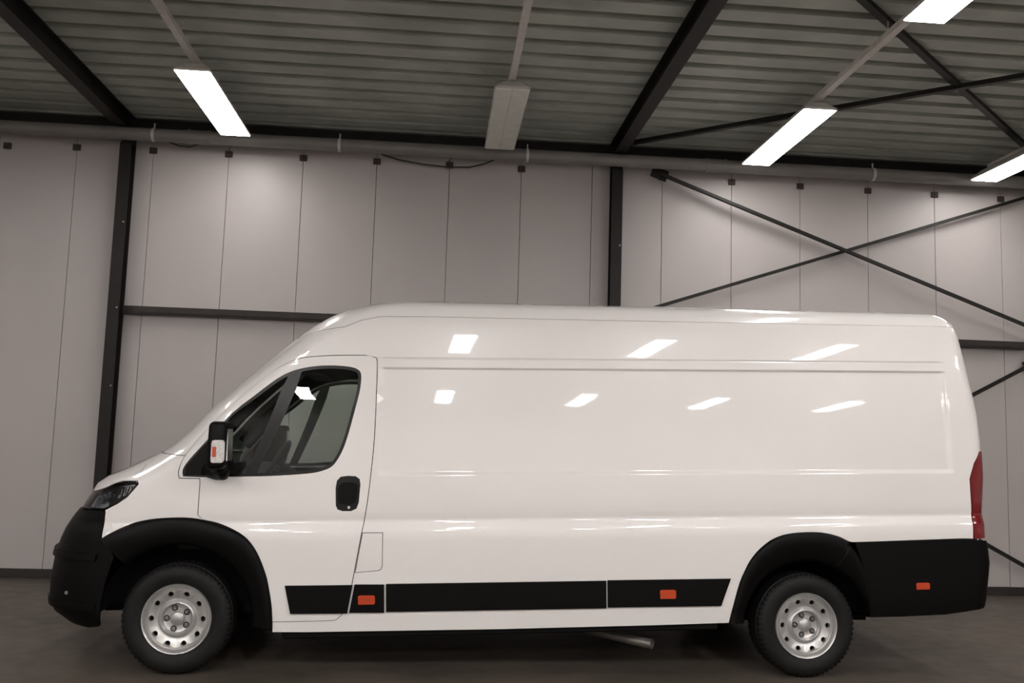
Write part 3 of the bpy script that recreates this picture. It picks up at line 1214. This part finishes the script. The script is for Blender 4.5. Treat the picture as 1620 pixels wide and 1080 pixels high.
# ---- side strips (near and far), slanted ends, joints
for s in (-1, 1):
    for (a0, a1, b0, b1) in ((.703, .668, 1.052, 1.083), (1.064, 1.095, 1.281, 1.278), (1.293, 1.290, 2.696, 2.694), (2.706, 2.704, 3.455, 3.520)):
        q = [(a0, .362), (b0, .358), (b1, .530), (a1, .533)]
        bm = bmesh.new()
        panel_bm(bm, dens(q, .04), (), .014, .02, s, zr=[.366, .38, .40, .44, .48, .51, .522])
        st = link_skin('side_strip', bm, M['black_plastic'])
        if a0 < 1.2 and a0 > 1.0 or a0 > 2.7:
            x = 1.172 if a0 < 2 else 3.10
            q = [(x - .052, .412), (x + .045, .412), (x + .052, .420), (x + .050, .462), (x + .040, .468), (x - .045, .468), (x - .055, .462)]
            bm = bmesh.new()
            panel_bm(bm, dens(q, .02), (), .022, .012, s)
            ml = link_skin('marker_lamp', bm, M['amber'], st)
            ml['label'] = 'small orange side marker lamp in the black strip'
# rear corner panel
q = [(4.372, .755), (4.42, .62), (4.462, .50), (4.475, .38), (4.478, .262), (4.7, .262), (5.0, .270), (5.16, .288)]
rq = [(U_of(x, z), z) for x, z in dens(q, .03, False)] + [(U_rear(.31, .6), .31), (U_rear(.34, 1), .34), (U_rear(.5, 1), .5), (U_rear(.66, 1), .66), (U_rear(.74, 1), .74), (U_of(5.19, .764), .764), (5.0, .766)]
cps = skin('rear_corner_panel', dens(dedupe(rq), .04), M['black_plastic'], off=.012, thick=.02, gap=0)
for i, s in enumerate((-1, 1)):
    q = [(4.792, .440), (4.88, .440), (4.885, .448), (4.884, .478), (4.874, .484), (4.80, .484), (4.79, .478)]
    bm = bmesh.new()
    panel_bm(bm, dens(q, .02), (), .020, .012, s)
    ml = link_skin('marker_lamp', bm, M['amber'], cps[i])
    ml['label'] = 'small orange side marker lamp in the black rear corner'
# rear bumper middle, rear doors, tail lamps
rb = [(U_rear(.34, 1), .34), (U_rear(.36, 2), .36), (U_rear(.62, 2), .62), (U_rear(.62, 1), .62)]
skin('rear_bumper', dens(rb, .06), M['black_plastic'], joined=True, off=.03, thick=.02, gap=0)
for s in (-1, 1):
    rd = [(U_rear(.64, 1.02), .64), (U_rear(.64, 1.995), .64)] + [(U_rear(z, 1.995), z) for z in (1.0, 1.4, 1.8, 2.1, 2.30)] + [(U_rear(z, 1.02), z) for z in (2.30, 2.1, 1.8, 1.4, 1.0)]
    bm = bmesh.new()
    panel_bm(bm, inset(dens(rd, .06), .003), (), 0, .014, s)
    d = link_skin('rear_door', bm, M['paint'])
    bm = bmesh.new()
    box(bm, 5.36, 5.40, *sorted((s * .10, s * .13)), 1.0, 1.22, bev=.006)
    link_skin('handle', bm, M['black_plastic'], d)
    bm = bmesh.new()
    panel_bm(bm, inset(tlU, .002), (), .006, .02, s, ustep=.03)
    t_ = link_skin('tail_lamp', bm, M['red_lens'])

# ---- dark inner shell (seen only through the joints), bulkhead, floor pan
side_in = [(.0, 1.19)] + [(a, b) for a, b in seam_a[2:]] + [(1.3, 1.98), (1.3, 2.2)]
bm = bmesh.new()
for s in (-1, 1):
    inn = [(U_of(-.44, .86), .86), (U_of(-.44, 1.15), 1.15), (U_of(-.1, 1.18), 1.18), (.15, 1.19), (1.13, 1.19), (1.135, 1.60), (1.14, 1.93), (.90, 1.935), (.70, 1.90), (.60, 1.86), (.45, 1.765), (.30, 1.64), (.16, 1.49),
           (.02, 1.30), (U_frac(.95, 1.35), 1.35), (U_frac(.62, 1.45), 1.45), (U_frac(.62, 1.8), 1.8), (U_frac(.62, 2.08), 2.08), (U_frac(.9, 2.16), 2.16), (1.3, 2.2), (5.1, 2.2), (5.15, 1.9), (5.18, 1.4), (5.17, .80), (4.36, .80)]
    inn += [(x, z + .03) for x, z in arch_r[::-1][3:]] + [(3.5, .25), (.60, .25), (.60, .5), (.52, .75), (.43, .875), (.28, .945), (.05, .985), (-.2, .965), (-.35, .91)]
    panel_bm(bm, dens(dedupe(inn), .06), (), -.022, 0, s, ustep=.12)
link_skin('inner_shell', bm, M['interior'])
bm = bmesh.new()
prism(bm, [(-.90, .36), (.90, .36), (.92, 1.5), (.84, 2.18), (-.84, 2.18), (-.92, 1.5)], 'x', 1.24, 1.27)
link_skin('bulkhead', bm, M['headliner'])
bm = bmesh.new()
box(bm, -.55, .60, -.55, .55, .32, .42)
box(bm, .60, 1.25, -.90, .90, .32, .42)
box(bm, 1.25, 3.52, -.96, .96, .27, .42)
box(bm, 3.52, 4.55, -.60, .60, .27, .42)
box(bm, 4.50, 5.25, -.96, .96, .30, .42)
box(bm, 3.40, 4.60, -.62, .62, .42, .85)
link_skin('floor_pan', bm, M['chassis'])
bm = bmesh.new()
box(bm, -.55, .55, -.60, .60, .42, 1.05)
link_skin('engine_bay', bm, M['chassis'])
bm = bmesh.new()
for s in (-1, 1):
    box(bm, .2, 5.1, *sorted((s * .42, s * .50)), .16, .28, bev=.008)
for x in (1.5, 2.6, 3.4, 4.6):
    box(bm, x, x + .08, -.45, .45, .17, .26)
link_skin('chassis_frame', bm, M['chassis'])
for s in (-1, 1):
    bm = bmesh.new()
    box(bm, .65, 3.45, *sorted((s * .90, s * .955)), .195, .30, bev=.01)
    link_skin('sill', bm, M['chassis'])
bm = bmesh.new()
tube(bm, [(1.4, .2, .16), (2.1, .15, .15), (2.5, -.3, .14), (2.75, -.62, .12), (2.90, -.80, .112), (3.02, -.90, .10)], .032, 14, cap=False)
ex = link_skin('exhaust_pipe', bm, M['exhaust'])
for p in ex.data.polygons:
    p.use_smooth = True
bm = bmesh.new()
lathe(bm, [(.0005, 0), (.09, 0), (.115, .03), (.115, .67), (.09, .70), (.0005, .70)], 24, axis='y')
for v in bm.verts:
    v.co = Vector((1.55 + v.co.y, .15 + v.co.x, .20 + v.co.z * .7))
link_skin('silencer', bm, M['chassis'])

# ---- cab interior
bm = bmesh.new()
prism(bm, [(-.02, .75), (-.05, 1.15), (-.02, 1.235), (.12, 1.255), (.30, 1.235), (.38, 1.17), (.36, 1.05), (.30, .75)], 'y', -.90, .90)
bmesh.ops.bevel(bm, geom=bm.edges[:], offset=.012, segments=2, affect='EDGES')
link_skin('dashboard', bm, M['interior'])
bm = bmesh.new()
c0 = Vector((.50, -.42, 1.245))
R_ = Matrix.Rotation(radians(-62), 3, 'Y')
ring = []
for k in range(40):
    a = 2 * pi * k / 40
    ring.append([c0 + R_ @ Vector(((.19 + .015 * cos(b)) * cos(a), (.19 + .015 * cos(b)) * sin(a), .015 * sin(b))) for b in [2 * pi * j / 8 for j in range(8)]])
vr = [[bm.verts.new(p) for p in r_] for r_ in ring]
for k in range(40):
    for j in range(8):
        bm.faces.new((vr[k][j], vr[(k + 1) % 40][j], vr[(k + 1) % 40][(j + 1) % 8], vr[k][(j + 1) % 8])).smooth = True
sw = link_skin('steering_wheel', bm, M['interior'])
bm = bmesh.new()
for a in (0.2, pi - .2, -pi / 2):
    p = c0 + R_ @ Vector((.185 * cos(a), .185 * sin(a), 0))
    tube(bm, [c0 + R_ @ Vector((0, 0, -.03)), p], [.03, .014], 8)
tube(bm, [c0 + R_ @ Vector((0, 0, -.01)), c0 + R_ @ Vector((0, 0, -.30))], [.055, .03], 12)
link_skin('wheel_spokes', bm, M['interior'], sw)


def seat(y0, wd_):
    bm = bmesh.new()
    box(bm, .62, 1.12, y0 - wd_ / 2, y0 + wd_ / 2, .74, .90, bev=.04, seg=3)
    o = link_skin('seat', bm, M['seat'])
    bm = bmesh.new()
    prism(bm, [(1.02, .84), (1.12, .82), (1.20, 1.25), (1.215, 1.50), (1.19, 1.55), (1.13, 1.54), (1.10, 1.48), (1.06, 1.2)], 'y', y0 - wd_ / 2 + .02, y0 + wd_ / 2 - .02)
    bmesh.ops.bevel(bm, geom=bm.edges[:], offset=.018, segments=2, affect='EDGES')
    link_skin('backrest', bm, M['seat'], o)
    bm = bmesh.new()
    box(bm, .66, 1.10, y0 - wd_ / 2 + .05, y0 + wd_ / 2 - .05, .42, .75)
    link_skin('seat_base', bm, M['interior'], o)
    for yy in ((y0,) if wd_ < .7 else (y0 - wd_ / 4, y0 + wd_ / 4)):
        bm = bmesh.new()
        box(bm, 1.115, 1.215, yy - .13, yy + .13, 1.60, 1.78, bev=.035, seg=3)
        link_skin('headrest', bm, M['seat'], o)
        bm = bmesh.new()
        for s in (-.05, .05):
            tube(bm, [(1.165, yy + s, 1.5), (1.165, yy + s, 1.62)], .007, 6)
        link_skin('headrest_post', bm, M['nut'], o)


seat(-.50, .50)
seat(.40, .92)
bm = bmesh.new()
box(bm, .85, 1.0, -.75, -.05, 1.995, 2.02)
prism(bm, [(.80, 2.06), (1.24, 2.07), (1.24, 2.09), (.82, 2.09)], 'y', -.84, .84)
link_skin('headliner', bm, M['headliner'])
for s in (-1, 1):
    bm = bmesh.new()
    box(bm, .64, .78, *sorted((s * .12, s * .62)), 1.90, 1.925, bev=.008)
    link_skin('sun_visor', bm, M['headliner'])
bm = bmesh.new()
tube(bm, [(1.19, -.90, 1.62), (1.18, -.90, 1.2), (1.12, -.88, .6)], .012, 6)
link_skin('seat_belt', bm, M['seat'])

# ---- door mirrors
for s in (-1, 1):
    bm = bmesh.new()
    # housing: rounded shell, long in z
    box(bm, .236, .340, -.115, .115, 1.262, 1.545, bev=.028, seg=3)
    for v in bm.verts:
        # front face bulges, tapers to the top
        k = (v.co.z - 1.26) / .3
        v.co.x += -.012 * (1 - abs(2 * k - 1)) if v.co.x < .3 else 0
        v.co.x += .012 * k
        v.co.y = s * (1.225 + v.co.y)
    mh = link_skin('mirror', bm, M['black_plastic'])
    for p in mh.data.polygons:
        p.use_smooth = True
    mh.data.set_sharp_from_angle(angle=radians(35))
    bm = bmesh.new()
    ya = 1.338
    q = [(.270, 1.300), (.332, 1.300), (.340, 1.312), (.342, 1.425), (.334, 1.434), (.276, 1.434), (.267, 1.424), (.264, 1.312)]
    prism(bm, q, 'y', *sorted((s * (ya - .02), s * (ya + .008))))
    bmesh.ops.bevel(bm, geom=bm.edges[:], offset=.004, segments=2, affect='EDGES')
    il = link_skin('indicator', bm, M['clear_grey'], mh)
    il['label'] = 'clear grey indicator lens on the outer end of the mirror'
    bm = bmesh.new()
    q = [(.274, 1.335), (.296, 1.335), (.296, 1.395), (.274, 1.395)]
    prism(bm, q, 'y', *sorted((s * (ya + .006), s * (ya + .012))))
    link_skin('indicator_bulb', bm, M['amber'], mh)
    bm = bmesh.new()
    box(bm, .345, .352, *sorted((s * 1.15, s * 1.30)), 1.31, 1.50)
    link_skin('mirror_glass', bm, M['chrome'], mh)
    bm = bmesh.new()
    tube(bm, [(.17, s * .985, 1.245), (.24, s * 1.06, 1.222), (.30, s * 1.14, 1.222), (.31, s * 1.20, 1.275)], [.045, .036, .034, .045], 12)
    ar = link_skin('mirror_arm', bm, M['black_plastic'], mh)
    for p in ar.data.polygons:
        p.use_smooth = True


# ---- wheels (in the unraked van frame)
def build_wheel(first=None):
    pass


def tyre_mod(i, k):
    if i in (6, 7, 8):
        return -.009 if (k % 3) < 1 else 0
    if i in (14, 15):
        return -.006 if (k % 4) < 1 else 0
    return 0


def wheel(x, s, proto=None, z=.335):
    mw = Matrix.Translation((x, s * .98, z)) @ (Matrix.Identity(4) if s < 0 else Matrix.Rotation(pi, 4, 'Z'))
    if proto:
        root = proto.copy()
        COL.objects.link(root)
        root.parent = van
        root.matrix_local = mw
        for ch in list(proto.children):
            c = ch.copy()
            COL.objects.link(c)
            c.parent = root
        return root
    # outer face at y = 0, inboard is +y ; root mesh is the tyre
    prof = [(.2115, .018), (.216, .006), (.232, -.002), (.262, -.008), (.285, -.008), (.305, -.002), (.322, .008), (.333, .022), (.3345, .030), (.3275, .034), (.3275, .042), (.3345, .046),
            (.3355, .105), (.3345, .150), (.3345, .186), (.325, .205), (.30, .222), (.262, .226), (.222, .212), (.212, .200)]
    bm = bmesh.new()
    lathe(bm, prof, 180, mod=tyre_mod)
    for v in bm.verts:
        v.co.z = max(v.co.z, -z + .0006)
    root = link('wheel', bm, M['rubber'], van, smooth=True, mw=mw, ang=30)
    # rim
    rp = [(.2125, .016), (.213, .008), (.209, .002), (.202, .004), (.197, .014), (.193, .026), (.188, .036), (.184, .038), (.180, .034), (.176, .027), (.1745, .026)]
    dish = [(.1745, .026), (.168, .0255), (.150, .028), (.140, .033), (.128, .040), (.119, .041), (.112, .034), (.104, .024), (.097, .021), (.090, .026), (.086, .036), (.080, .040), (.060, .041),
            (.046, .041), (.042, .036), (.036, .029), (.030, .027), (.014, .026), (.0008, .026)]
    bm = bmesh.new()
    lathe(bm, rp, 96)
    # barrel
    lathe(bm, [(.1745, .027), (.185, .10), (.185, .20), (.214, .205)], 48)
    link('rim', bm, M['silver'], root, smooth=True, ang=50)
    bm = bmesh.new()
    rings = lathe(bm, dish[:4], 120)
    # punch ten oval holes: remove faces of the ring r .168-.140 around ten directions
    kill = []
    bm.faces.ensure_lookup_table()
    bmesh.ops.delete(bm, geom=bm.faces[:], context='FACES')
    bm.free()
    # holes via constrained triangulation of the flat ring
    n = 120
    ro2, ri2 = .1745, .132
    pts, ed = [], []
    loops = [[(ro2 * cos(2 * pi * k / n), ro2 * sin(2 * pi * k / n)) for k in range(n)], [(ri2 * cos(2 * pi * k / n), ri2 * sin(2 * pi * k / n)) for k in range(n)]]
    for h in range(10):
        a = 2 * pi * (h + .5) / 10 + pi / 2
        cx, cy = .1555 * cos(a), .1555 * sin(a)
        L = []
        for k in range(20):
            b = 2 * pi * k / 20
            px, py = .0150 * cos(b), .0175 * sin(b)
            L.append((cx + px * cos(a) - py * sin(a), cy + px * sin(a) + py * cos(a)))
        loops.append(L)
    for L in loops:
        s0 = len(pts)
        pts += [Vector(p) for p in L]
        ed += [(s0 + i, s0 + (i + 1) % len(L)) for i in range(len(L))]
    vc, _, fc, _, _, _ = delaunay_2d_cdt(pts, ed, [], 0, 1e-6)

    def dep_(p):
        r = p.length
        return lerp_tab([(.128, .040), (.132, .038), (.140, .034), (.150, .029), (.160, .0265), (.1745, .026)], r)
    bm = bmesh.new()
    vs = {}
    for f in fc:
        c = sum((vc[i] for i in f), Vector((0, 0))) / len(f)
        if not (ri2 < c.length < ro2) or any(inside(tuple(c), L) for L in loops[2:]):
            continue
        for i in f:
            if i not in vs:
                vs[i] = bm.verts.new((vc[i].x, dep_(vc[i]), vc[i].y))
        bm.faces.new([vs[i] for i in f])
    for L in loops[2:]:
        A = [bm.verts.new((p[0], dep_(Vector(p)), p[1])) for p in L]
        B = [bm.verts.new((p[0] * .99, dep_(Vector(p)) + .02, p[1] * .99)) for p in L]
        for k in range(len(L)):
            bm.faces.new((A[k], A[(k + 1) % len(L)], B[(k + 1) % len(L)], B[k]))
    lathe(bm, [(.132, .038), (.128, .040)] + dish[5:], 96)
    bmesh.ops.remove_doubles(bm, verts=bm.verts[:], dist=1e-5)
    link('wheel_disc', bm, M['silver'], root, smooth=True, ang=35)
    bm = bmesh.new()
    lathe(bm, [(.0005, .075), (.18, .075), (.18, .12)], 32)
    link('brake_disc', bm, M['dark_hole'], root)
    for h in range(5):
        a = 2 * pi * h / 5 + pi
        bm = bmesh.new()
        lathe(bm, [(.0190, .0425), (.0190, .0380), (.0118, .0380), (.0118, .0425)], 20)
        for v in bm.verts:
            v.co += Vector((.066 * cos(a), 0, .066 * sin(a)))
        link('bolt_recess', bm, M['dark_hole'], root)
        bm = bmesh.new()
        lathe(bm, [(.0005, .026), (.0075, .026), (.0095, .029), (.0095, .041)], 6)
        for v in bm.verts:
            v.co += Vector((.066 * cos(a), 0, .066 * sin(a)))
        link('wheel_bolt', bm, M['nut'], root)
    bm = bmesh.new()
    lathe(bm, [(.0005, .022), (.022, .022), (.027, .0245), (.028, .030)], 28)
    link('hub_cap', bm, M['silver'], root, smooth=True, ang=40)
    return root


wh = wheel(0.0, -1)
wheel(4.035, -1, wh)
wheel(0.0, 1, wh)
wheel(4.035, 1, wh)
bm = bmesh.new()
tube(bm, [(4.035, -.75, .335), (4.035, .75, .335)], .05, 12)
tube(bm, [(0, -.75, .335), (0, .75, .335)], .04, 12)
link('axle', bm, M['chassis'], van)
for s in (-1, 1):
    bm = bmesh.new()
    box(bm, 3.40, 4.65, *sorted((s * .50, s * .57)), .30, .34)
    link('leaf_spring', bm, M['chassis'], van)
